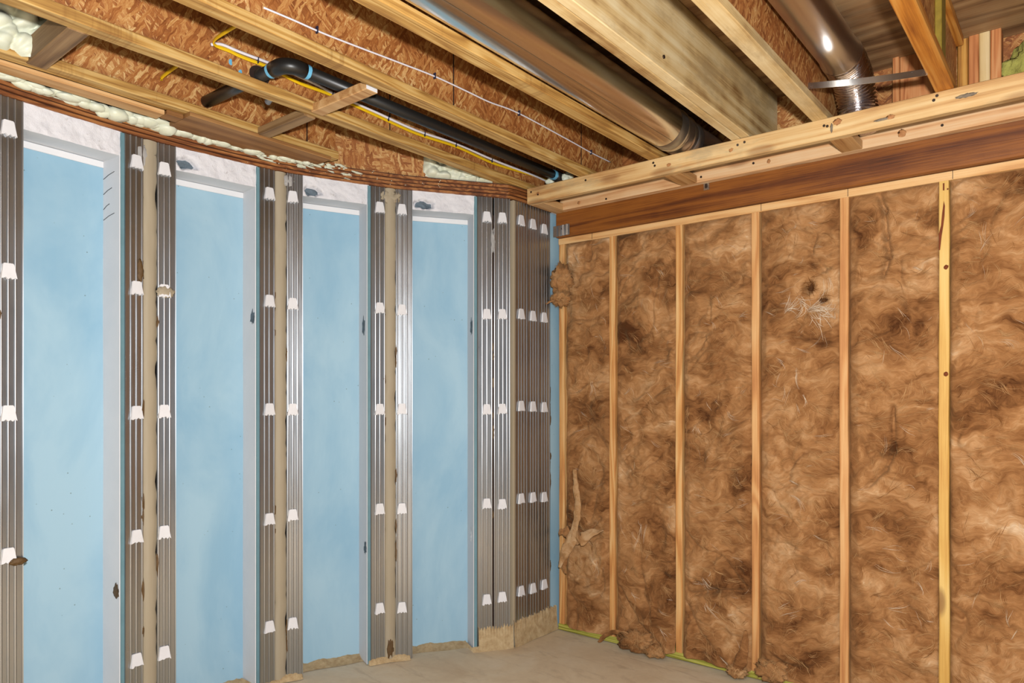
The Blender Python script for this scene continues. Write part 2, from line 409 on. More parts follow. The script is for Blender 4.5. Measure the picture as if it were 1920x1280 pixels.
tag(mesh('foam_scraps', vv, ff, M['spray'], cs), kind='stuff')
# rim board following the curve above the sill
pr = [p for p in sp2 if p[1] > 1.9]
v_, f_ = ribbon(offset(pr, -.004), offset(pr, -.03), ZJ, ZS)
tag(mesh('trim_2', v_, f_, M['osb_rimx']), 'curved strand board rim above the sill', None, None, 'structure')
pr = [p for p in sp2 if p[1] < 2.0]
v_, f_ = ribbon(offset(pr, -.12), offset(pr, -.15), ZJ, ZS)
tag(mesh('trim_3', v_, f_, M['osb_rimx']), 'strand board rim set back above the sill', None, None, 'structure')

# ---------------------------------------------------------------- foundation panels and steel studs
def wavy_strip(fr, t0, t1, n0, z0, z1, mat, name, parent, amp=.004, rows=90, cols=5, proud=.004, seed=0):
    vs = []; fs = []
    for i in range(rows+1):
        z = z0+(z1-z0)*i/rows
        l = t0+amp*noise.fractal((z*9, seed, 0), .7, 2, 3); r = t1+amp*noise.fractal((z*9, seed, 7), .7, 2, 3)
        for j in range(cols+1):
            s = j/cols
            nn = n0+proud*math.sin(math.pi*s)*(1+.5*noise.noise((z*6, s*2, seed)))-(.006 if j in (0, cols) else 0)
            vs.append(fr(l+(r-l)*s, nn, z))
    for i in range(rows):
        for j in range(cols):
            a = i*(cols+1)+j; fs.append([a, a+cols+1, a+cols+2, a+1][::-1])
    return mesh(name, vs, fs, mat, parent, smooth=True)
CLIPZ = (.285, .812, 1.338, 1.868, 2.398)
def clip_mesh(fr, tc, z, n0, parent, mat, cut=0):
    w0, w1, hh = .019, .028, .029
    top = [(-w0+.004, hh), (w0-.004, hh)]; bot = []
    k = 7
    for i in range(k+1):
        s = -w1+2*w1*i/k; bot.append((s, -hh+(.006 if i % 2 == 0 and 0 < i < k else 0)+random.uniform(-.003, .002)*(1 if i else 0)+(.004*cut*random.random())))
    ring = [(-w0, hh-.004)]+top+[(w0, hh-.004)]+bot[::-1]
    vs = []; m = len(ring)
    for dn in (0, 1):
        for (x, y) in ring:
            s = (hh-y)/(2*hh); vs.append(fr(tc+x*(1 if dn == 0 else .93), n0+(0 if dn == 0 else .006+.006*s), z+y))
    fs = [list(range(m, 2*m))]+[[i, (i+1) % m, m+(i+1) % m, m+i] for i in range(m)]
    bm_c = (0,)
    return mesh('fastener_cap', vs, [f[::-1] for f in fs], mat, parent)
NSTUD = 0
def steel_stud(fr, t0, t1, label, clip_at=.5, edge=None, zoff=0., ribs=(.06, .36, .66, .97), skip=(), ztop=ZT):
    c = fr((t0+t1)/2, 0, 0)
    r = root('steel_stud', c, label, 'steel stud', 'ribbed steel studs facing the foam wall')
    W = t1-t0; prof = [(t0, -.03), (t0, 0)]
    for q in ribs:
        x = t0+W*q
        for dx, dn in ((-.0050, 0), (-.0043, .0022), (-.0026, .0034), (0, .0040), (.0026, .0034), (.0043, .0022), (.0050, 0)):
            if t0 < x+dx < t1: prof.append((x+dx, dn))
    prof += [(t1, 0), (t1, -.03)]
    zs = [.004+(ztop-.006)*i/24 for i in range(25)]; vs = []; fs = []; m = len(prof); sd = random.random()*40
    for z in zs:
        for (x, n_) in prof: vs.append(fr(x, n_+.0012*noise.noise((z*2.2, x*9, sd)), z))
    for i in range(len(zs)-1):
        for j in range(m-1): a = i*m+j; fs.append([a, a+m, a+m+1, a+1][::-1])
    mesh('face_plate', vs, fs, M['steel'], r)
    if edge: box('foam_edge', edge[0], edge[1], -.03, -.001, .003, ztop-.003, M['foam_edge'], r, bev=0, fr=fr)
    for i, z in enumerate(CLIPZ):
        if i in skip: continue
        clip_mesh(fr, t0+W*clip_at, z+zoff+random.uniform(-.006, .006), .002, r, M['clip'], cut=1 if z < 1 else 0)
    return r
def ang(a, b): return math.degrees(math.atan2(b[1]-a[1], b[0]-a[0]))
def seglen(a, b): return math.hypot(b[0]-a[0], b[1]-a[1])
DEPTH = .14
def panel(a, b, label, stud_l, stud_r, gapL=.029, gapR=.029, hole=None, zh=2.412, marks=False, SW=.080, scuffs=()):
    fr = Fr(a, ang(a, b)); L = seglen(a, b)
    tl0, tl1 = gapL, gapL+SW; tr0, tr1 = L-gapR-SW, L-gapR; e0 = tr0-.018
    r = root('insulation_board', fr(L/2, -DEPTH, 0), label, 'foam panel', 'blue foam foundation panels')
    # back board, a grid with slight waviness
    vs = []; fs = []; nz, nt_ = 26, 6
    for i in range(nz+1):
        for j in range(nt_+1):
            z = .002+(zh+.06)*i/nz; x = tl1+(e0-tl1)*j/nt_
            vs.append(fr(x, -DEPTH+.003*noise.noise((z*2, x*4, L*9)), z))
    for i in range(nz):
        for j in range(nt_): q = i*(nt_+1)+j; fs.append([q, q+nt_+1, q+nt_+2, q+1][::-1])
    mesh('blue_board', vs, fs, M['foam'], r, smooth=True)
    box('side_liner', e0, e0+.004, -DEPTH-.01, -.002, .002, zh+.01, M['foam_white'], r, bev=.002, fr=fr)
    box('side_liner', tl1-.017, tl1, -DEPTH-.01, -.002, .002, zh+.01, M['foam'], r, bev=.002, fr=fr)
    # white header with a broken, plastered face
    vs = []; fs = []; n1_, n2_ = 60, 16
    for i in range(n2_+1):
        for j in range(n1_+1):
            x = tl1-.004+(e0+.016-tl1)*j/n1_; z = zh+(ZT-zh)*i/n2_
            d = -.006+.005*noise.fractal((x*14, z*14, L*30), .6, 2, 4)
            if hole:
                q = math.hypot((x-tl1-hole[0])/hole[2], (z-zh-hole[1])/hole[3])
                q += .35*noise.noise((x*40, z*40, 3))
                if q < 1: d -= .045*min(1, (1-q)*4)
            vs.append(fr(x, d, z))
    for i in range(n2_):
        for j in range(n1_): q = i*(n1_+1)+j; fs.append([q, q+n1_+1, q+n1_+2, q+1][::-1])
    mesh('header', vs, fs, M['render'], r, smooth=True)
    vs = []; fs = []
    for j in range(n1_+1):
        x = tl1-.004+(e0+.016-tl1)*j/n1_
        d = -.006+.005*noise.fractal((x*14, zh*14, L*30), .6, 2, 4)
        vs += [fr(x, d, zh), fr(x, -.07, zh+.003*noise.noise((x*12, 1, 1))), fr(x, -DEPTH-.004, zh+.001)]
    for j in range(n1_):
        for q in (0, 1): p = j*3+q; fs.append([p, p+3, p+4, p+1])
    mesh('header_soffit', vs, fs, M['foam_white'], r, smooth=True)
    box('top_strip', tl1, e0, -DEPTH-.002, -DEPTH+.006, zh-.028, zh-.001, M['foam_white'], r, bev=.001, fr=fr)
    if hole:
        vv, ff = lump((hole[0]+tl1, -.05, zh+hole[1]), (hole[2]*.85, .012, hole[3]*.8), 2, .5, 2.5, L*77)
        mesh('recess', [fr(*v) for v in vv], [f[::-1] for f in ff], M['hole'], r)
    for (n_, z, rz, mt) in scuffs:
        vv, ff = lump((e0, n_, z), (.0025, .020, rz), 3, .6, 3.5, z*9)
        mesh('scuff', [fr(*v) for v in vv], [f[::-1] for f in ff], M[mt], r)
    if marks:
        for k, z in enumerate((2.335, 2.27, 2.205, 2.16)):
            p0 = fr(e0-.0006, -.135, z); p1 = fr(e0-.0006, -.045-.02*(k % 3), z+.018)
            vv, ff = sweep([p0, (p0+p1)/2+V((0, 0, .003)), p1], .0012, 5); mesh('pen_mark', vv, ff, M['pen'], r)
    if stud_l: steel_stud(fr, tl0, tl1, stud_l, .36, ribs=(.08, .37, .66, .98))
    if stud_r: steel_stud(fr, tr0, tr1, stud_r, .62, edge=(e0+.0042, tr0), ribs=(.02, .34, .64, .95))
    return fr, L
frZ, LZ = panel(SM, S0, 'blue foam panel at the left frame edge beyond the first steel stud', None, 'steel stud beyond the caulk seam that touches the left photo edge')
frA, LA = panel(S0, S1, 'blue foam panel with pen strokes on its white side, leftmost of the four',
    'steel stud cut by the left edge of the photo', 'steel stud with brown smear left of the leftmost tan caulk seam', marks=True, scuffs=((-.030, .587, .030, 'mud'),))
frB, LB = panel(S1, S2, 'blue foam panel between the first and second caulk seams',
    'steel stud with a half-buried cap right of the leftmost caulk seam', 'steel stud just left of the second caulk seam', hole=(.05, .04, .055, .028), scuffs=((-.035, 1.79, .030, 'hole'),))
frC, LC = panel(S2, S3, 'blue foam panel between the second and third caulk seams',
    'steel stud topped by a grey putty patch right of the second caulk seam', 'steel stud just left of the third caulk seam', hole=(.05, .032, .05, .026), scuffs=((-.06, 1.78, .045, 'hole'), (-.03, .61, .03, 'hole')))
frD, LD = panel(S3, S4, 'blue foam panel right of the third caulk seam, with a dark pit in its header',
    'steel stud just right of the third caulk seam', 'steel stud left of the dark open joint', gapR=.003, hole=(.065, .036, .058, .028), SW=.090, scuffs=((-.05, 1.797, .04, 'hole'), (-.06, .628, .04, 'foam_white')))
frE = Fr(S4, ang(S4, KC))
steel_stud(frE, .005, .100, 'steel stud right of the dark open joint, beside the corner bead', .5, ribs=(.04, .30, .55, .80, .97))
frF = Fr((-2.505, 3.088), 90)
for i, lab in enumerate(('steel stud just past the corner bead, first of the three facing the stud wall', 'middle one of the three narrow steel studs in the corner', 'steel stud next to the thin blue foam strip by the stud wall')):
    steel_stud(frF, .024+i*.110, .024+i*.110+.108, lab, .42, ribs=(.03, .27, .50, .73, .96), zoff=.012-.004*i)
box('corner_bead', .0, .022, -.03, .004, .004, ZT-.004, M['caulk'], None, .004, 2, frF)
tag(bpy.data.objects['corner_bead'], 'tan vertical bead where the steel-faced wall turns its last corner', 'corner bead')
cf = box('foam_strip', .356, .47, -.06, -.004, .0, ZT-.004, M['foam'], None, .003, 2, frF)
tag(cf, 'thin blue foam strip filling the corner beside the wooden studs', 'foam strip')
# caulk seams
def seam(fr1, L1, fr2, label, seed, top=ZT-.002):
    o = V((fr1.o.x, fr1.o.y))+V((fr1.t.x, fr1.t.y))*L1
    m = Fr((o.x, o.y), math.degrees((math.atan2(fr1.t.y, fr1.t.x)+math.atan2(fr2.t.y, fr2.t.x))/2))
    r = root('caulk_seam', m(0, 0, 0), label, 'caulk seam', 'tan caulk seams between the foam panels')
    ck_ = wavy_strip(m, -.030, .029, .003, .003, top, M['caulk'], 'caulk', r, .009, seed=seed, proud=.006)
    for k in range(7):
        z = random.uniform(.1, 1.9); s = random.choice((-1, 1))
        vv, ff = lump((s*.031, .004, z), (.006, .004, random.uniform(.015, .06)), 2, .6, 3, seed+k)
        mesh('adhesive_smear', [m(*v) for v in vv], [f[::-1] for f in ff], M['mud'], ck_)
    return m, r
seam(frZ, LZ, frA, 'tan caulk seam touching the left photo edge', 31)
m1, r1 = seam(frA, LA, frB, 'leftmost tan caulk seam, with a dark brown blob on its left edge', 3)
m2, r2 = seam(frB, LB, frC, 'middle tan caulk seam, widening over a putty patch at its top', 11)
m3, r3 = seam(frC, LC, frD, 'tan caulk seam nearest the room corner', 23)
def smear(m, r, t_, z, rt, rz, mat, nm, th=.006, n0=.004, sd=1):
    vv, ff = lump((t_, n0, z), (rt, th, rz), 3, .35, 2.2, sd); mesh(nm, [m(*v) for v in vv], [f[::-1] for f in ff], M[mat], r, smooth=True)
smear(m1, r1, -.041, 1.945, .014, .052, 'mud', 'adhesive_blob')
smear(m1, r1, .062, 1.862, .036, .026, 'caulk', 'caulk_patch', .008, .012, 4)
smear(m1, r1, -.032, 2.44, .045, .045, 'patch', 'putty_patch', .005, .002, 6)
smear(m2, r2, .055, 2.475, .045, .032, 'patch', 'putty_patch', .006, .004, 8)
smear(m3, r3, .0, 2.47, .055, .035, 'caulk', 'caulk_patch', .005, .004, 9)
smear(m3, r3, .0, .07, .018, .06, 'mud', 'adhesive_blob', .006, .006, 12)
jg = root('joint_filler', frE(0, .0, 0), 'thin dark joint with grey crumbs between two steel studs', 'joint filler')
box('dark_gap', -.004, .005, -.02, -.001, .1, ZT-.1, M['dark'], jg, 0, fr=frE)
smear(frE, jg, .0, 2.27, .013, .065, 'patch', 'crumb', .006, .002, 15)
for k in range(9): smear(frE, jg, random.uniform(-.004, .006), random.uniform(.3, 1.8), .006, random.uniform(.01, .03), 'mud', 'crumb', .004, .001, 30+k)
for k in range(10): smear(frF, cf, .352+random.uniform(-.004, .012), random.uniform(.2, 2.1), .005, random.uniform(.02, .07), 'mud', 'adhesive_smear', .006, -.004, 50+k)
# lump on the lowest visible cap of the first stud
first = [o for o in bpy.data.objects if o.get('label', '').startswith('steel stud cut by')][0]
smear(frA, first, .085, .79, .030, .014, 'mud', 'adhesive_blob', .012, .012, 17)
# mortar skirt along the foot of the wall
sk = root('mortar_skirt', (-2.7, 2.8, 0), 'rough tan mortar smeared along the foot of the foam wall', 'mortar')
for a, b, hgt, nn0 in ((S4, KC, .135, .006), (KC, (-2.505, 3.50), .15, .006)):
    fr = Fr(a, ang(a, b)); L = seglen(a, b); vs = []; fs = []; k = 60; off = -.085 if a is S4 else 0
    for i in range(k+1):
        x = off+(L-off)*i/k; ht = hgt+.014*noise.fractal((x*22, a[0], 0), .6, 2, 4)-(.02*abs(math.sin(x*190)) if ht_on else 0) if (ht_on := True) else 0
        vs += [fr(x, nn0+.012+.006*noise.noise((x*9, 1, 0)), 0), fr(x, nn0+.004+.003*noise.noise((x*25, 2, 0)), ht*.5), fr(x, nn0+.001, ht), fr(x, -.004, ht+.002)]
    for i in range(k):
        for j in range(3): q = i*4+j; fs.append([q, q+1, q+5, q+4][::-1])
    mesh('mortar_coat', vs, fs, M['mortar'], sk, smooth=True)
for fr, L in ((frA, LA), (frB, LB), (frC, LC), (frD, LD)):
    vs = []; fs = []; k = 70
    for i in range(k+1):
        x = -.02+(L+.02)*i/k; rec = .11 < x < L-.125
        base = -DEPTH if rec else .0
        ht = (.020 if rec else .020)*(1+.7*noise.fractal((x*9, L*9, 0), .6, 2, 4))
        vs += [fr(x, base+(.075 if rec else .022)+.01*noise.noise((x*7, L, 0)), 0), fr(x, base+(.03 if rec else .012), ht*.45), fr(x, base+.006, ht), fr(x, base-.006, ht+.002)]
    for i in range(k):
        for j in range(3): q = i*4+j; fs.append([q, q+1, q+5, q+4][::-1])
    mesh('mortar_fillet', vs, fs, M['mortar'], sk, smooth=True)

# ---------------------------------------------------------------- stud wall on the right: plates, studs, beam, soffit ladder
YF = 3.5
tp = root('top_plate', (-1.2, YF+.045, 2.322), 'pale wooden top plate running under the dark laminated beam', 'wall plate')
tpk = lumber('plank', -2.482, 1.6, YF-.001, YF+.089, 2.322, 2.360, M['plate'], 0, tp, .001)
for x in (-2.245, -1.257, -.857, -.445):
    box('pencil_line', x, x+.0022, YF-.0018, YF-.0004, 2.324, 2.359, M['pen'], tpk, 0)
bp = tag(lumber('bottom_plate', -2.482, 1.6, YF-.003, YF+.089, .002, .038, M['treated'], 0, None, .0012), 'greenish treated wood plate on the floor below the studs', 'wall plate')
SX = [(-2.481, -2.443, 'stud', 'wooden stud against the blue foam strip in the corner'),
      (-2.129, -2.091, 'stud', 'wooden stud second from the corner, right of the torn hanging wool'),
      (-1.716, -1.678, 'stud', 'wooden stud third from the corner, above the drooping wool'),
      (-1.304, -1.266, 'stud_o', 'wooden stud fourth from the corner, left of the batt with a dark pit'),
      (-.893, -.855, 'stud_o', 'wooden stud between the pitted batt and the batt with a long crease'),
      (-.495, -.457, 'stud_y', 'yellow knotty stud with the red-brown mark 1 at its top')]
STO = []
for x0, x1, mk, lab in SX:
    r = root('wall_stud', ((x0+x1)/2, YF+.045, .038), lab, 'wall stud', 'wooden studs of the insulated wall')
    STO.append(lumber('post', x0, x1, YF, YF+.089, .038, 2.322, M[mk], 2, r, .003, .05, .003))
y5 = STO[5]
fc = bpy.data.curves.new('mark', 'FONT'); fc.body = '1.'; fc.size = .042; fc.extrude = .0006; fc.offset = .0008
to = bpy.data.objects.new('mark_tmp', fc); COL.objects.link(to)
bpy.context.view_layer.update()
me = bpy.data.meshes.new_from_object(to.evaluated_get(bpy.context.evaluated_depsgraph_get()))
bpy.data.objects.remove(to)
vs = [(-.487+v.co.x, YF-.0042-v.co.z, 2.282+v.co.y) for v in me.vertices]; fs = [list(p.vertices) for p in me.polygons]
mesh('painted_mark', vs, fs, M['bark'], y5)
ring = [(-.494, 2.10), (-.486, 2.135), (-.482, 2.185), (-.476, 2.235), (-.472, 2.215), (-.474, 2.17), (-.479, 2.125), (-.484, 2.09), (-.490, 2.03), (-.494, 2.03)]
vs = [(x, YF-.004, z) for x, z in ring]+[(x, YF-.0005, z) for x, z in ring]; m_ = len(ring)
mesh('bark_streak', vs, [list(range(m_))]+[[i, (i+1) % m_, m_+(i+1) % m_, m_+i] for i in range(m_)], M['bark'], y5)

bmr = root('laminated_beam', (-.8, 3.54, 2.36), 'long dark brown laminated beam above the stud wall', 'beam')
lumber('beam_face', -2.478, 1.6, 3.468, 3.588, 2.361, 2.600, M['beam'], 0, bmr, .001)
br = root('corner_bracket', (-2.43, 3.46, 2.36), 'small ribbed steel bracket on the beam end by the blue foam strip', 'bracket')
vs, fs = [], []
prof = [(-2.488, 3.452), (-2.47, 3.458), (-2.452, 3.456), (-2.446, 3.463), (-2.432, 3.462), (-2.426, 3.455), (-2.418, 3.462), (-2.404, 3.462), (-2.398, 3.455), (-2.390, 3.462), (-2.378, 3.463)]
for z in (2.364, 2.395, 2.428):
    for p in prof: vs.append((p[0], p[1], z+(p[0]+2.43)*.03))
k = len(prof)
for i in range(2):
    for j in range(k-1): fs.append([i*k+j, i*k+j+1, i*k+k+j+1, i*k+k+j])
mesh('plate_face', vs, fs, M['strap'], br)
vv, ff = lump((-2.432, 3.460, 2.405), (.005, .004, .005), 2, .05); mesh('screw', vv, ff, M['screw'], br)
ck = root('beam_clip', (-1.525, 3.462, 2.47), 'tiny steel clip stuck on the dark beam under the second rung', 'clip')
box('clip_plate', -1.540, -1.510, 3.460, 3.467, 2.470, 2.516, M['strap'], ck, .001)
box('clip_tongue', -1.531, -1.519, 3.455, 3.461, 2.478, 2.50, M['screw'], ck, .001)

lf = root('soffit_ladder', (-1., 3.3, 2.503), 'pale pine ladder frame of two rails and rungs hung under the joists', 'ladder frame')
fr_ = lumber('front_rail', -2.482, 1.6, 3.19, 3.228, 2.503, 2.592, M['rail'], 0, lf, .002)
fr_['label'] = 'front rail with knots and grey stains'
bk = lumber('back_rail', -2.415, 1.6, 3.418, 3.466, 2.503, 2.59, M['rail2'], 0, lf, .0015)
for x0 in (-2.482, -1.645, -.864, -.06):
    lumber('rung', x0, x0+.088, 3.2285, 3.4175 if x0 > -2.4 else 3.466, 2.5025, 2.541, M['rung'], 1, lf, .001)
for (x, y, z) in [(-2.454, 3.19, 2.567), (-2.405, 3.19, 2.545), (-2.086, 3.19, 2.563), (-1.684, 3.19, 2.572), (-1.676, 3.19, 2.556), (-1.253, 3.19, 2.564), (-1.221, 3.19, 2.570), (-.875, 3.19, 2.561), (-.862, 3.19, 2.556), (-.468, 3.19, 2.562), (-.457, 3.19, 2.577), (-1.264, 3.418, 2.541), (-.471, 3.418, 2.533), (-2.098, 3.418, 2.515), (-1.534, 3.418, 2.527)]:
    vv, ff = sweep([(x, y-.0022, z), (x, y+.01, z)], .0058, 10); mesh('screw_head', vv, ff, M['screw'], fr_ if y < 3.3 else bk)

for (x, z, rx, rz, mt, rl) in [(-.822, 2.566, .016, .012, 'knot', 0), (-1.285, 2.548, .010, .009, 'knot', 0), (-1.60, 2.545, .012, .008, 'knot', 0), (-2.405, 2.55, .010, .009, 'knot', 0), (-.62, 2.535, .014, .009, 'knot', 0), (-.845, 2.545, .005, .018, 'stain', 0), (-.65, 2.532, .030, .005, 'stain', 0), (-.36, 2.552, .032, .007, 'stain', 0),
        (-.62, 2.535, .014, .016, 'knot', 1), (-1.19, 2.535, .008, .009, 'knot', 1), (-2.28, 2.525, .010, .010, 'knot', 1)]:
    vv, ff = lump((x, 3.1898 if rl == 0 else 3.4178, z), (rx, .0016, rz), 3, .4, 2.5, x*9)
    mesh('knot' if mt == 'knot' else 'stain', vv, ff, M[mt], bk if rl else fr_, True)
for z, zz_ in ((1.955, 0), (1.50, 0)):
    vv, ff = lump((-.468, 3.4985, z), (.009, .002, .010), 2, .3, 2.5, z); mesh('knot', vv, ff, M['bark'], y5, True)
# ---------------------------------------------------------------- joists
WEB = {}
def ijoist(x, y0, y1, label, fm='flange', fw=.0635):
    r = root('i_joist', (x+fw/2, (y0+y1)/2, ZJ), label, 'joist', 'strand board I-joists overhead')
    xc = x+fw/2
    lumber('bottom_flange', x, x+fw, y0, y1, ZJ, ZJ+.038, M[fm], 1, r, .0015)
    wb = box('web', xc-.0055, xc+.0055, y0, y1, ZJ+.034, ZS-.034, M['osb'], r, 0)
    lumber('top_flange', x, x+fw, y0, y1, ZS-.0385, ZS-.0005, M[fm], 1, r, .0015)
    WEB[r] = wb; return r
ijoist(-2.97, -1.6, 2.20, 'I-joist along the curved sill, above the nailer strip')
J1 = ijoist(-2.552, -1.6, 3.59, 'I-joist with the yellow and white cables on its web')
ijoist(-2.134, -1.6, 3.59, 'I-joist with the white cord stapled along its web')
ijoist(-1.714, -1.6, 3.59, 'I-joist beside the large round duct')
jr = ijoist(-.926, -1.6, 3.59, 'I-joist right of the pale laminated header', 'lvl')
jrr = ijoist(-.4645, -1.6, 3.47, 'orange-flanged I-joist right of the small duct', 'flange_or')
ijoist(.0, -1.6, 3.59, 'I-joist overhead beyond the right edge of the photo', 'flange')
box('web_stiffener', -.427, -.405, 2.93, 3.02, ZJ+.039, ZS-.04, M['greenblock'], WEB[jrr], .002)
lh = root('laminated_header', (-1.24, 1.2, ZJ), 'wide pale laminated header beam right of the large duct', 'beam')
lumber('header_ply', -1.285, -1.243, -1.6, 3.57, ZJ, ZS-.001, M['lvl'], 1, lh, .001)
hp = lumber('header_ply', -1.242, -1.200, -1.6, 3.57, ZJ+.001, ZS-.001, M['lvl'], 1, lh, .001)
for (y, z) in ((2.35, 2.64), (1.2, 2.66)):
    vv, ff = sweep([(-1.196, y, z), (-1.21, y, z)], .007, 10); mesh('nail_head', vv, ff, M['screw'], hp)
# web seams of the joists are shallow dark butt joints
box('web_joint', -2.5149, -2.5137, 2.19, 2.196, ZJ+.04, ZS-.04, M['dark'], WEB[J1], 0)
for nm, x, ys in (('I-joist with the white cord', -2.0968, (2.18, 3.16)), ('I-joist along', -2.9326, (2.03,))):
    ro = [o for o in bpy.data.objects if o.get('label', '').startswith(nm)][0]
    for y in ys: box('web_joint', x, x+.0012, y, y+.006, ZJ+.04, ZS-.04, M['dark'], WEB[ro], 0)

# sill-side wood: nailer, blocks, filler board
tag(lumber('nailer_strip', -3.045, -2.968, -1.0, 1.368, 2.572, 2.5915, M['nailer'], 1, None, .001), 'light pine nailer strip under the joist by the curved sill', 'nailer')
tag(lumber('filler_block', -3.02, -2.955, 1.372, 1.440, 2.572, 2.5915, M['board'], 0, None, .001), 'short brown block at the end of the nailer strip', 'block')
tag(lumber('filler_board', -3.10, -2.90, 1.442, 2.15, 2.574, 2.5915, M['board'], 1, None, .001), 'brown flat board between the joist and the curved sill', 'board')
tag(lumber('joist_block', -2.93, -2.548, .865, .930, ZJ-.004, ZJ+.085, M['oldwood'], 0, None, .001), 'grey-brown block between joists beside the large spray foam lump', 'block')
tag(lumber('bridging_block', -2.905, -2.553, 1.755, 1.812, ZJ-.008, ZJ+.028, M['oldwood'], 0, None, .001), 'wood bridging block nearest the curved sill, under the joists', 'block')
bb = tag(lumber('bridging_block', -2.50, -2.15, 1.755, 1.812, ZJ-.008, ZJ+.028, M['nailer'], 0, None, .001), 'wood bridging block with a white painted end under the black pipe', 'block')
box('painted_end', -2.151, -2.1485, 1.757, 1.810, ZJ-.006, ZJ+.026, M['clip'], bb, 0)

# lumber standing over the beam
def blockp(name, x0, x1, y0, y1, mat, label, z1=ZS-.001):
    return tag(lumber(name, x0, x1, y0, y1, 2.601, z1, M[mat], 2, None, .001), label, 'block', 'short lumber pieces standing on the beam')
blockp('squash_block', -.673, -.646, 3.50, 3.585, 'red', 'narrow reddish block on the beam behind the steel strap')
blockp('squash_block', -.645, -.50, 3.515, 3.585, 'red', 'wide reddish board on the beam behind the steel strap')
blockp('squash_block', -.427, -.389, 3.50, 3.585, 'gold', 'golden stained block beside the joist end')
blockp('squash_block', -.386, -.350, 3.49, 3.585, 'red', 'red block left of the pale one, on the beam at upper right')
blockp('squash_block', -.349, -.312, 3.49, 3.585, 'pale', 'pale block sandwiched between two red ones on the beam')
blockp('squash_block', -.311, -.274, 3.49, 3.585, 'red', 'red block right of the pale one, next to the green wool')
vv, ff = lump((-.17, 3.525, 2.715), (.10, .045, .112), 4, .4, 2.5, 5); tag(mesh('wool_wad', vv, ff, M['greenwool'], None, True), 'yellow-green wad of wool on the beam right of the red blocks', 'insulation')

# ---------------------------------------------------------------- ducts
def lathe_y(cx, cz, prof, seg=64):
    vs = []; fs = []
    for (y, r) in prof:
        for j in range(seg):
            a = 2*math.pi*j/seg; vs.append((cx+r*math.cos(a), y, cz+r*math.sin(a)))
    for i in range(len(prof)-1):
        for j in range(seg): q = (j+1) % seg; fs.append([i*seg+j, i*seg+q, i*seg+seg+q, i*seg+seg+j])
    return vs, [f[::-1] for f in fs][::1]
DX, DZ = -1.562, 2.692
d1 = root('round_duct', (DX, 1.2, DZ-.0975), 'large shiny round duct between two joists', 'duct')
def ly(name, prof, mat, parent, cx=DX, cz=DZ, seg=64):
    vs, fs = lathe_y(cx, cz, prof, seg); return mesh(name, vs, [f[::-1] for f in fs], M[mat], parent, smooth=True)
ly('pipe', [(-1.4, .0975), (.2, .0976), (.86, .0975), (1.5, .0974), (2.2, .0976), (3.075, .0975)], 'duct', d1)
ly('joint_tape', [(3.062, .0979), (3.064, .0988), (3.128, .0990), (3.13, .0978)], 'band', d1)
ly('collar', [(3.128, .0965), (3.133, .0985), (3.140, .1005), (3.147, .0985), (3.150, .0955), (3.156, .0975), (3.162, .0965), (3.168, .0925), (3.215, .0915)], 'duct2', d1)
ly('collar', [(3.214, .0905), (3.220, .0935), (3.228, .0955), (3.236, .0935), (3.242, .0895), (3.59, .089)], 'duct2', d1)
ly('joint_tape', [(3.262, .0885), (3.263, .0905), (3.325, .0905), (3.326, .0885)], 'band', d1)
vs, fs = [], []
for i in range(40):
    y = -1.4+4.46*i/39; a = math.radians(-62)
    for da, rr in ((-.035, .0972), (-.02, .0988), (.0, .0992), (.012, .0972)):
        vs.append((DX+rr*math.cos(a+da), y, DZ+rr*math.sin(a+da)))
for i in range(39):
    for j in range(3): q = i*4+j; fs.append([q, q+1, q+5, q+4])
mesh('lock_seam', vs, fs, M['duct'], d1)
EX, EZ, ER = -.7825, 2.794, .0762
d2 = root('round_duct', (EX, 1.2, EZ-ER), 'smaller shiny round duct ending in a foil flex bend', 'duct')
ly('pipe', [(-1.4, ER), (.5, ER), (2.4, ER), (3.02, ER), (3.05, ER+.001), (3.075, ER+.0045), (3.09, ER+.0065), (3.10, ER+.003)], 'duct2', d2, EX, EZ)
fp = spline([(EX, 3.08, EZ-.002), (EX+.002, 3.16, EZ-.008), (EX+.006, 3.25, EZ-.045), (EX+.010, 3.31, EZ-.115), (EX+.012, 3.322, EZ-.19), (EX+.012, 3.324, EZ-.245)], 26)
rad = [ER+.001+.0042*math.sin(i*2*math.pi/5.2)+.0012*noise.noise((i*.9, 0, 0)) for i in range(len(fp))]
vv, ff = sweep(fp, rad, 48, up=V((1, 0, 0)))
vv = [v+V((noise.noise(v*60), noise.noise(v*60+V((9, 0, 0))), noise.noise(v*60+V((0, 9, 0)))))*.0009 for v in vv]
mesh('flex_bend', vv, ff, M['foil'], d2, True)
st = root('duct_strap', (-.66, 2.96, 2.62), 'thin bright steel strap slung under the small duct', 'strap')
a_, b_ = V((-.872, 2.955, 2.651)), V((-.458, 2.985, 2.598)); vs = []; fs = []
for i in range(25):
    p = a_.lerp(b_, i/24)-V((0, 0, .006*math.sin(math.pi*i/24)))
    for dn, dz in ((0, -.013), (.0012, -.013), (.004, .013), (.0028, .013)): vs.append(p+V((0, dn*1.0, dz)))
for i in range(24):
    for j in range(4): q = (j+1) % 4; fs.append([i*4+j, i*4+q, i*4+4+q, i*4+4+j])
fs += [[0, 1, 2, 3], [99, 98, 97, 96]]
mesh('strap_band', vs, [f[::-1] for f in fs], M['strap'], st)

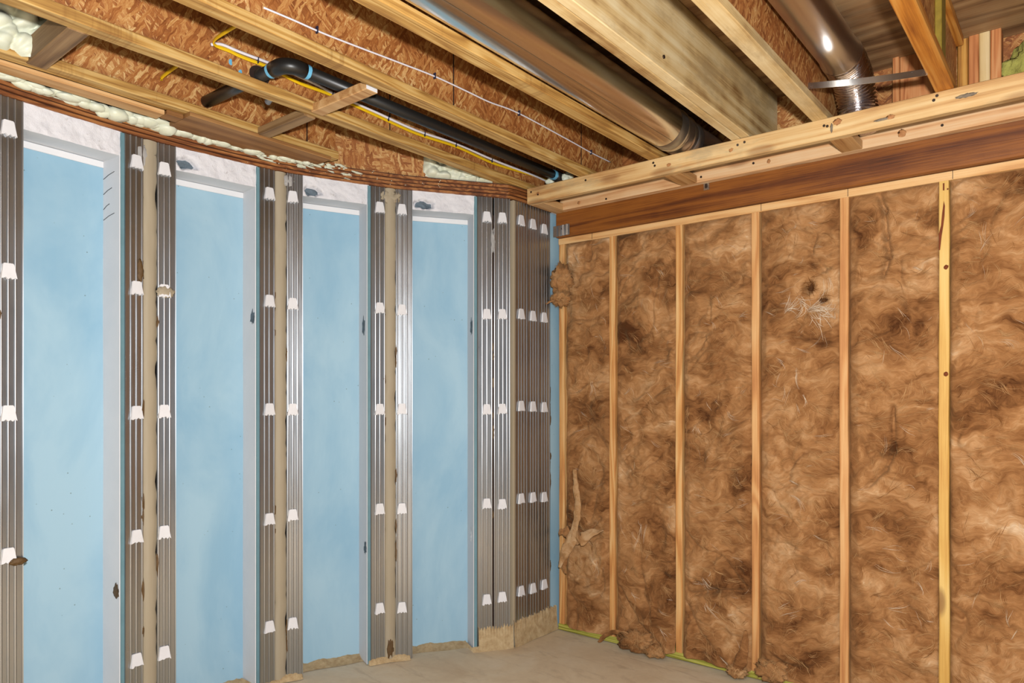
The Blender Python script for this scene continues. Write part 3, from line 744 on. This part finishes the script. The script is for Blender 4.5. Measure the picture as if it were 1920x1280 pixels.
# ---------------------------------------------------------------- black drain pipe
PX, PZ, PR = -2.331, 2.652, .0245
pp = root('drain_pipe', (PX, 2.3, PZ-PR), 'black plastic drain pipe with an elbow under the joists', 'pipe')
vv, ff = sweep([(PX, 1.60, PZ), (PX, 2.4, PZ+.001), (PX, 3.30, PZ)], PR, 24); mesh('long_run', vv, ff, M['abs'], pp, True)
el = []
for i in range(13):
    a = math.pi/2*i/12; el.append((PX-.058*math.sin(a)+.0, 1.525+.058*(1-math.cos(a))*0+.058-.058*math.cos(a)*0-0, PZ) )
cx_, cy_, rr_ = PX-.055, 1.58, .055
el = [(cx_+rr_*math.cos(a), cy_-rr_*math.sin(a), PZ) for a in [math.pi/2*i/12 for i in range(13)]]
el = [(PX, 1.605, PZ)]+el+[(PX-.085, 1.525, PZ)]
vv, ff = sweep(el, [PR*1.2]*len(el), 24); mesh('elbow', vv, ff, M['abs'], pp, True)
vv, ff = sweep([(PX-.07, 1.525, PZ), (-2.925, 1.525, PZ+.012)], PR, 24); mesh('short_run', vv, ff, M['abs'], pp, True)
for p0, p1 in (((PX, 1.600, PZ), (PX, 1.622, PZ)), ((PX-.080, 1.525, PZ), (PX-.104, 1.525, PZ)), ((PX, 3.225, PZ), (PX, 3.246, PZ))):
    vv, ff = sweep([p0, p1], PR*1.1, 24)
    vv = [v+V((noise.noise(v*90), noise.noise(v*90+V((5, 0, 0))), 0))*.003 for v in vv]; mesh('cement_ring', vv, ff, M['cement'], pp)
vv, ff = sweep([(PX, 3.246, PZ), (PX, 3.33, PZ)], PR*1.22, 24); mesh('coupling', vv, ff, M['abs'], pp, True)
hl = [(-2.5125, 1.525+.043*math.cos(a), PZ+.006+.037*math.sin(a)) for a in [2*math.pi*i/20 for i in range(20)]]
hl += [(-2.5142, y_, z_) for (_, y_, z_) in hl]
mesh('pipe_hole', hl, [list(range(20))]+[[i, (i+1) % 20, 20+(i+1) % 20, 20+i] for i in range(20)], M['dark'], WEB[J1])
cpv = [(-2.5088, 1.48+dy, 2.655+dz) for dy, dz in ()]
for (y, z, s) in ((1.405, 2.668, .012), (1.445, 2.640, .014), (1.50, 2.608, .010)):
    vv, ff = lump((-2.5140, y, z), (.001, s*.55, s), 2, .5, 3, y); mesh('cement_splash', vv, ff, M['cement'], WEB[J1])
vv, ff = sweep([(-2.545, 1.62, 2.645), (-2.64, 1.64, 2.625)], .013, 12)
tag(mesh('pipe_stub', vv, ff, plain('grey_plastic', srgb(176, 176, 182), .5), None, True), 'short grey pipe stub poking out beside the black pipe', 'pipe')

# ---------------------------------------------------------------- cables
yc = root('yellow_cable', (-2.505, 2., 2.68), 'flat yellow electric cable stapled along the joist web', 'cable')
pts = [(-2.10, 1.26, 2.640), (-2.2, 1.275, 2.66), (-2.34, 1.30, 2.687), (-2.46, 1.318, 2.703), (-2.498, 1.335, 2.700), (-2.5035, 1.396, 2.702), (-2.504, 1.443, 2.699), (-2.504, 1.563, 2.700), (-2.504, 1.697, 2.687), (-2.504, 1.855, 2.690), (-2.504, 2.087, 2.680), (-2.504, 2.349, 2.669), (-2.504, 2.631, 2.682), (-2.504, 2.92, 2.672), (-2.504, 3.226, 2.690), (-2.504, 3.45, 2.70)]
vv, ff = sweep(spline(pts, 6), .0072, 10, flat=.5); mesh('sheath', vv, ff, M['yellow'], yc, True)
pts = [(-2.532, 1.30, 2.690), (-2.60, 1.31, 2.690), (-2.74, 1.325, 2.70), (-2.86, 1.335, 2.706), (-2.918, 1.335, 2.700), (-2.924, 1.335, 2.690)]
vv, ff = sweep(spline(pts, 6), .0085, 10, flat=.5); mesh('sheath', vv, ff, M['yellow'], yc, True)
wc = root('white_cable', (-2.503, 2., 2.69), 'round white cable running beside the yellow one', 'cable')
pts = [(-2.5, 1.322, 2.696), (-2.5015, 1.345, 2.708), (-2.5015, 1.373, 2.714), (-2.5015, 1.438, 2.713), (-2.5015, 1.586, 2.716), (-2.5015, 1.773, 2.708), (-2.5015, 1.853, 2.700), (-2.5015, 1.952, 2.697), (-2.5015, 2.086, 2.692), (-2.5015, 2.347, 2.682), (-2.5015, 2.629, 2.695), (-2.5015, 2.917, 2.688), (-2.5015, 3.274, 2.692), (-2.5015, 3.45, 2.685)]
vv, ff = sweep(spline(pts, 6), .0056, 10); mesh('sheath', vv, ff, M['white'], wc, True)
for y, z in ((1.51, 2.706), (1.86, 2.694), (2.17, 2.682), (2.40, 2.677), (2.62, 2.687), (2.9, 2.68)):
    box('staple', -2.512, -2.4935, y-.0015, y+.0015, z-.010, z+.013, M['staple'], wc, 0)
sc_ = root('string_line', (-2.085, 2.2, 2.72), 'thin white cord stapled along a joist web', 'cable')
pts = [(-2.0945, 1.286, 2.676), (-2.0905, 1.40, 2.679), (-2.0905, 1.544, 2.684), (-2.0905, 1.865, 2.709), (-2.0905, 2.065, 2.724), (-2.0905, 2.27, 2.728), (-2.0905, 2.412, 2.730), (-2.0905, 2.624, 2.745), (-2.0905, 3.055, 2.735), (-2.0905, 3.25, 2.728), (-2.0905, 3.45, 2.728)]
vv, ff = sweep(spline(pts, 6), .0034, 8); mesh('sheath', vv, ff, M['white'], sc_, True)
for y, z in ((1.49, 2.682), (2.065, 2.724), (2.624, 2.745), (3.25, 2.728)):
    box('staple', -2.098, -2.0845, y-.002, y+.002, z-.010, z+.014, M['staple'], sc_, 0)

# ---------------------------------------------------------------- spray foam
def foamblob(name, lumps, label, sub=3):
    vs, fs = joined([lump(c, r, sub, .22, 2.6, i*3.1+len(name)) for i, (c, r) in enumerate(lumps)])
    return tag(mesh(name, vs, fs, M['spray'], None, True), label, 'spray foam')
def foampatch(name, fn, nu, nv, domes, label, seed):
    """a skin of overlapping domes over a sheet; fn(u, v, h) gives the point"""
    rn = random.Random(seed)
    D = [(rn.random(), rn.random(), rn.uniform(.6, 1.3)) for _ in range(domes)]
    vs = []; fs = []; asp = fn(0, 0, None)
    for i in range(nv+1):
        for j in range(nu+1):
            u, v = j/nu, i/nv; best = 0
            for (a, b, r) in D:
                q = 1-(((u-a)*asp[0])**2+((v-b)*asp[1])**2)/(r*asp[2])**2
                if q > 0: best = max(best, math.sqrt(q)*r)
            e = min(1, min(u, 1-u, v, 1-v)/.07)**.5
            vs.append(fn(u, v, (best*asp[3]+.006*noise.noise((u*9, v*9, seed)))*e+(e-1)*.02))
    for i in range(nv):
        for j in range(nu): q = i*(nu+1)+j; fs.append([q, q+1, q+nu+2, q+nu+1])
    return tag(mesh(name, vs, fs, M['spray'], None, True), label, 'spray foam')
def fA(u, v, h):
    if h is None: return (.88, .30, .030, .036)
    y = .05+(.815+.065*min(1, v*2.5))*u; x = -2.905+.02*v
    if u > .95: x += (u-.95)/.05*.04
    return (x+h, y, 2.597+.29*v)
foampatch('spray_foam', fA, 190, 66, 170, 'large pale spray foam lump between joists at upper left', 4)
spf = [p for p in sp2 if 2.66 < p[1] < 3.02 and p[0] < -2.56]
def fB(u, v, h):
    if h is None: return (.42, .30, .026, .028)
    k = u*(len(spf)-1); i = min(int(k), len(spf)-2); f = k-i
    a, b = spf[i], spf[i+1]
    return (a[0]+(b[0]-a[0])*f+(h+.004)*.83, a[1]+(b[1]-a[1])*f-(h+.004)*.55, 2.588+.30*v)
foampatch('spray_foam', fB, 110, 76, 90, 'pale spray foam filling above the sill near the room corner', 9)
ls = []
spb = spline([(p[0], p[1], 0) for p in offset(sp2, .004) if .75 < p[1] < 2.35], 4)
for i, p in enumerate(spb):
    y = p.y; big = 1.0+.45*math.exp(-((y-1.42)/.05)**2)+.5*math.exp(-((y-1.25)/.25)**2)
    if y > 2.0: big *= max(.25, 1-(y-2.0)/.35)
    for q in range(2):
        ls.append(((p.x+random.uniform(-.012, .030), y+random.uniform(-.02, .02), 2.579+random.uniform(-.008, .010)), (.024*big*random.uniform(.6, 1.3), .034*big*random.uniform(.5, 1.4), .015*big*random.uniform(.7, 1.3))))
foamblob('foam_bead', ls, 'lumpy cream spray foam bead between the nailer and the curved sill', 2)
foamblob('foam_dab', [((PX+.04, 3.30, PZ-.012), (.022, .03, .028)), ((PX+.05, 3.32, PZ+.005), (.02, .03, .03))], 'pale foam dab right of the far end of the black pipe')
foamblob('foam_dab', [((PX-.045, 3.27, PZ-.02), (.022, .02, .02)), ((PX-.058, 3.262, PZ-.022), (.016, .018, .014))], 'white foam dab left of the far end of the black pipe')

# ---------------------------------------------------------------- mineral wool batts
def ridge(p): return 1-abs(noise.noise(p))*2
class Batt:
    def __init__(s, x0, x1, seed, holes=(), creases=(), droop=0.):
        s.x0, s.x1, s.sd, s.holes, s.cr, s.droop = x0, x1, seed, holes, creases, droop
    def y(s, x, z):
        e = s.sd*7.3
        q = V((x*1.0, z, e)); wv = noise.noise_vector(q*3.2)*.10+noise.noise_vector(q*9)*.03
        p = q+wv
        hh = .030*noise.noise(p*4.2)+.015*noise.fractal(V((p.x*8, p.y*11, e)), .8, 2.1, 3)+.005*noise.turbulence(V((p.x*18, p.y*28, e)), 2, False)
        c = abs(noise.noise(V((p.x*3.0, p.y*4.0, e+40))))
        if c < .09: hh -= .013*(1-c/.09)**2
        c = abs(noise.noise(V((p.x*7.0, p.y*8.0, e+80))))
        if c < .09: hh -= .005*(1-c/.09)**2
        for (hx, hz, rx, rz, dp) in s.holes:
            g = ((x-hx)/rx)**2+((z-hz)/rz)**2
            hh += -dp*math.exp(-g*1.4)
        for pl, wd, dp in s.cr:
            for (ax, az), (bx, bz) in zip(pl, pl[1:]):
                L2 = (bx-ax)**2+(bz-az)**2; k = max(0, min(1, ((x-ax)*(bx-ax)+(z-az)*(bz-az))/L2))
                dd = math.hypot(x-ax-k*(bx-ax), z-az-k*(bz-az))
                if dd < wd: hh -= dp*(1-dd/wd)**2
        l = (x-s.x0)/.045; r = (s.x1-x)/.030; tt = (2.322-z)/.035; b = (z-.03)/.03
        ed = 1.0
        if l < 1: ed = min(ed, l**.5 if l > 0 else 0)
        if r < 1: ed = min(ed, .45+.55*(r if r > 0 else 0)**.5)
        if tt < 1: ed = min(ed, .4+.6*(tt if tt > 0 else 0)**.5)
        out = hh*ed+.006-(1-ed)*.040
        if z < .30: out += s.droop*(1-z/.30)**1.5*ed
        return YF-max(-.07, min(.075, out))
    def build(s, label, fibres=520, extra=None):
        r = root('wool_batt', ((s.x0+s.x1)/2, YF+.05, .04), label, 'insulation batt', 'brown wool batts between the studs')
        nx = int((s.x1-s.x0)/.0062); nz = int(2.29/.0062); vs = []; fs = []
        zb = .034
        for i in range(nz+1):
            z = zb+(2.326-zb)*i/nz
            for j in range(nx+1): x = s.x0+(s.x1-s.x0)*j/nx; vs.append((x, s.y(x, z), z))
        for i in range(nz):
            for j in range(nx): a = i*(nx+1)+j; fs.append([a, a+1, a+nx+2, a+nx+1])
        mesh('wool_face', vs, fs, M['wool'], r, True)
        rnd = random.Random(s.sd)
        G = {'fib': ([], []), 'fib_w': ([], []), 'fib_d': ([], [])}
        def strand(x, z, an, L, wd, key, lift, curl):
            vs_, fs_ = G[key]; k = 7; pts = []
            for i in range(k+1):
                if not (s.x0+.012 < x < s.x1-.012 and .045 < z < 2.315): break
                pts.append((x, s.y(x, z)-lift*math.sin(math.pi*(i+.4)/(k+.8))-.0005, z, an))
                x += math.cos(an)*L/k; z += math.sin(an)*L/k; an += curl/k+.5*noise.noise((x*30, z*30, s.sd))*.8
            if len(pts) < 4: return
            o = len(vs_)
            for i, (px, py, pz, a2) in enumerate(pts):
                ww = wd*(1-.75*abs(2*i/(len(pts)-1)-1))
                vs_.append((px-math.sin(a2)*ww, py, pz+math.cos(a2)*ww)); vs_.append((px+math.sin(a2)*ww, py-.0004, pz-math.cos(a2)*ww))
            for i in range(len(pts)-1): fs_.append([o+2*i, o+2*i+1, o+2*i+3, o+2*i+2])
        for k in range(int(fibres*(s.x1-s.x0)/.38)):
            x = rnd.uniform(s.x0+.02, s.x1-.02); z = rnd.uniform(.06, 2.30)
            an = 3.0*noise.noise((x*5, z*5, s.sd+3.))+rnd.gauss(0, .25)
            key = rnd.choices(['fib', 'fib_w', 'fib_d'], [.72, .08, .20])[0]; L = rnd.uniform(.03, .11); cu = rnd.gauss(0, .6)
            for q in range(rnd.choice((1, 1, 2, 3, 5))):
                strand(x+rnd.gauss(0, .004), z+rnd.gauss(0, .004), an+rnd.gauss(0, .12), L*rnd.uniform(.6, 1.1), rnd.uniform(.0003, .0006), key, rnd.uniform(.001, .005), cu)
        if extra:
            for (x, z, an, n_, L, sp_, key) in extra:
                for q in range(n_): strand(x+rnd.gauss(0, sp_), z+rnd.gauss(0, sp_), an+rnd.gauss(0, .2), L*rnd.uniform(.5, 1.2), rnd.uniform(.0005, .0011), key, rnd.uniform(.004, .014), rnd.gauss(0, 1.0))
        for key, (a, b) in G.items():
            if a: o = mesh({'fib': 'fibres', 'fib_w': 'pale_fibres', 'fib_d': 'dark_fibres'}[key], a, b, M[key], r); o['kind'] = 'stuff'
        return r
def tuft(parent, c, rr, seed, mat='wool', amp=.45, name='loose_tuft', sub=4, zmin=None):
    vv, ff = lump(c, rr, sub, amp, 2.4, seed, zmin); o = mesh(name, vv, ff, M[mat], parent, True)
    rnd = random.Random(seed); vs = []; fs = []
    for k in range(520):
        v = vv[rnd.randrange(len(vv))]; d = (v-V(c)); d = V((d.x/rr[0], d.y/rr[1], d.z/rr[2])).normalized()
        tn = d.cross(V((rnd.gauss(0, 1), rnd.gauss(0, 1), rnd.gauss(0, 1)))).normalized(); L = rnd.uniform(.012, .045); wd = rnd.uniform(.0004, .0009)
        sd_ = d.cross(tn); oo = len(vs)
        for i in range(5):
            s = i/4; p = v+tn*L*(s-.3)+d*(.004*math.sin(3*s)+.006*s*rnd.random()); vs += [p-sd_*wd*(1-s*.7), p+sd_*wd*(1-s*.7)]
        for i in range(4): fs.append([oo+2*i, oo+2*i+1, oo+2*i+3, oo+2*i+2])
    if zmin is not None: vs = [V((p.x, p.y, max(p.z, zmin))) for p in vs]
    f = mesh('tuft_fibres', vs, fs, M['fib'], parent); f['kind'] = 'stuff'
def strip(parent, pts, rads, mat='wool_pale', name='torn_strip', flat=.35):
    sp_ = spline(pts, 8); rr = []
    for i in range(len(sp_)):
        u = i/(len(sp_)-1)*(len(rads)-1); k = min(int(u), len(rads)-2); rr.append(rads[k]+(rads[k+1]-rads[k])*(u-k))
    vv, ff = sweep(sp_, rr, 16, up=V((1, 0, 0)), flat=flat)
    vv = [v+noise.noise_vector(v*28)*.008+noise.noise_vector(v*70)*.003 for v in vv]
    return mesh(name, vv, ff, M[mat], parent, True)
B0 = Batt(-2.443, -2.129, 1, creases=[([(-2.43, .68), (-2.30, .60), (-2.20, .70)], .03, .03)])
b0 = B0.build('narrow wool batt in the corner with a torn strip hanging off it')
tuft(b0, (-2.425, 3.452, 2.10), (.062, .052, .085), 3)
tuft(b0, (-2.43, 3.447, 1.99), (.058, .042, .045), 5)
strip(b0, [(-2.43, 3.45, 1.985), (-2.485, 3.42, 1.972), (-2.51, 3.405, 1.955)], [.016, .011, .003], 'wool')
strip(b0, [(-2.345, 3.462, .98), (-2.325, 3.45, .88), (-2.305, 3.44, .76), (-2.315, 3.435, .66), (-2.345, 3.43, .565), (-2.40, 3.43, .47), (-2.425, 3.425, .40)], [.012, .018, .022, .024, .040, .024, .008])
strip(b0, [(-2.34, 3.437, .60), (-2.28, 3.44, .585), (-2.21, 3.452, .625), (-2.145, 3.47, .638)], [.050, .045, .022, .006], 'wool_pale')
strip(b0, [(-2.36, 3.44, .62), (-2.41, 3.44, .60), (-2.44, 3.45, .62)], [.03, .024, .008], 'wool')
strip(b0, [(-2.38, 3.435, .50), (-2.40, 3.435, .42), (-2.395, 3.44, .36)], [.02, .018, .005], 'wool')
B1 = Batt(-2.091, -1.716, 2, holes=[(-1.99, 2.12, .03, .02, .02), (-2.03, 1.72, .03, .05, .03), (-1.78, 1.64, .025, .04, .03)], creases=[([(-2.06, .32), (-1.95, .16), (-1.80, .06)], .03, .03)], droop=.045)
b1 = B1.build('wool batt second from the corner, spilling over the floor plate')
tuft(b1, (-1.93, 3.462, .055), (.10, .045, .055), 21, zmin=.004)
tuft(b1, (-1.815, 3.452, .030), (.055, .040, .034), 23, zmin=.004)
strip(b1, [(-1.97, 3.46, .085), (-2.05, 3.455, .088), (-2.11, 3.452, .062), (-2.15, 3.45, .03), (-2.165, 3.44, .010)], [.014, .012, .012, .010, .004], 'wool')
B2 = Batt(-1.678, -1.304, 3, creases=[([(-1.62, .36), (-1.50, .40), (-1.31, .43)], .035, .035), ([(-1.66, .30), (-1.55, .14), (-1.42, .05)], .03, .02)], droop=.05)
b2 = B2.build('wool batt third from the corner with a drooping dark flap')
strip(b2, [(-1.318, 3.470, .24), (-1.322, 3.452, .16), (-1.335, 3.44, .10), (-1.355, 3.435, .05), (-1.375, 3.43, .014)], [.008, .020, .030, .028, .014], 'wool', 'drooping_flap', .5)
tuft(b2, (-1.36, 3.455, .035), (.045, .035, .030), 29, zmin=.004)
B3 = Batt(-1.266, -.893, 4, holes=[(-1.030, 1.925, .026, .032, .075), (-.965, 1.86, .03, .012, .035)], creases=[([(-1.00, 2.17), (-1.02, 2.09), (-.96, 2.0)], .022, .02)])
b3 = B3.build('wool batt with a dark pit and white wisps', extra=[(-1.06, 1.93, .3, 20, .06, .018, 'fib_d'), (-1.03, 1.95, -1.2, 20, .06, .018, 'fib_d'), (-.985, 1.86, .2, 14, .06, .012, 'fib_d'), (-1.135, 1.815, .85, 16, .11, .008, 'fib_w'), (-1.06, 1.865, -.6, 12, .08, .010, 'fib_w'), (-1.03, 1.815, .25, 22, .13, .007, 'fib_w'), (-1.0, 1.80, -.9, 14, .09, .018, 'fib_w'), (-.97, 1.79, .5, 12, .08, .014, 'fib_w')])
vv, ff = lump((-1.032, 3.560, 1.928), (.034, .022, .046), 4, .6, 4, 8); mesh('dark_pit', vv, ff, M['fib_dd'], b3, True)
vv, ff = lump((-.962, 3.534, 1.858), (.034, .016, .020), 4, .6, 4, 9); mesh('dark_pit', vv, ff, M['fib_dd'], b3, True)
tuft(b3, (-1.20, 3.478, .065), (.07, .028, .05), 41, zmin=.004)
B4 = Batt(-.855, -.495, 5, holes=[(-.575, 2.18, .014, .012, .02)], creases=[([(-.73, 2.31), (-.705, 2.24), (-.70, 2.12), (-.69, 2.03), (-.715, 1.95)], .026, .04), ([(-.67, 1.36), (-.665, 1.16), (-.70, 1.08), (-.77, 1.0)], .022, .028)])
b4 = B4.build('wool batt with a long vertical crease left of the yellow stud')
B5 = Batt(-.457, .02, 6)
b5 = B5.build('wool batt right of the yellow stud, cut by the photo edge')
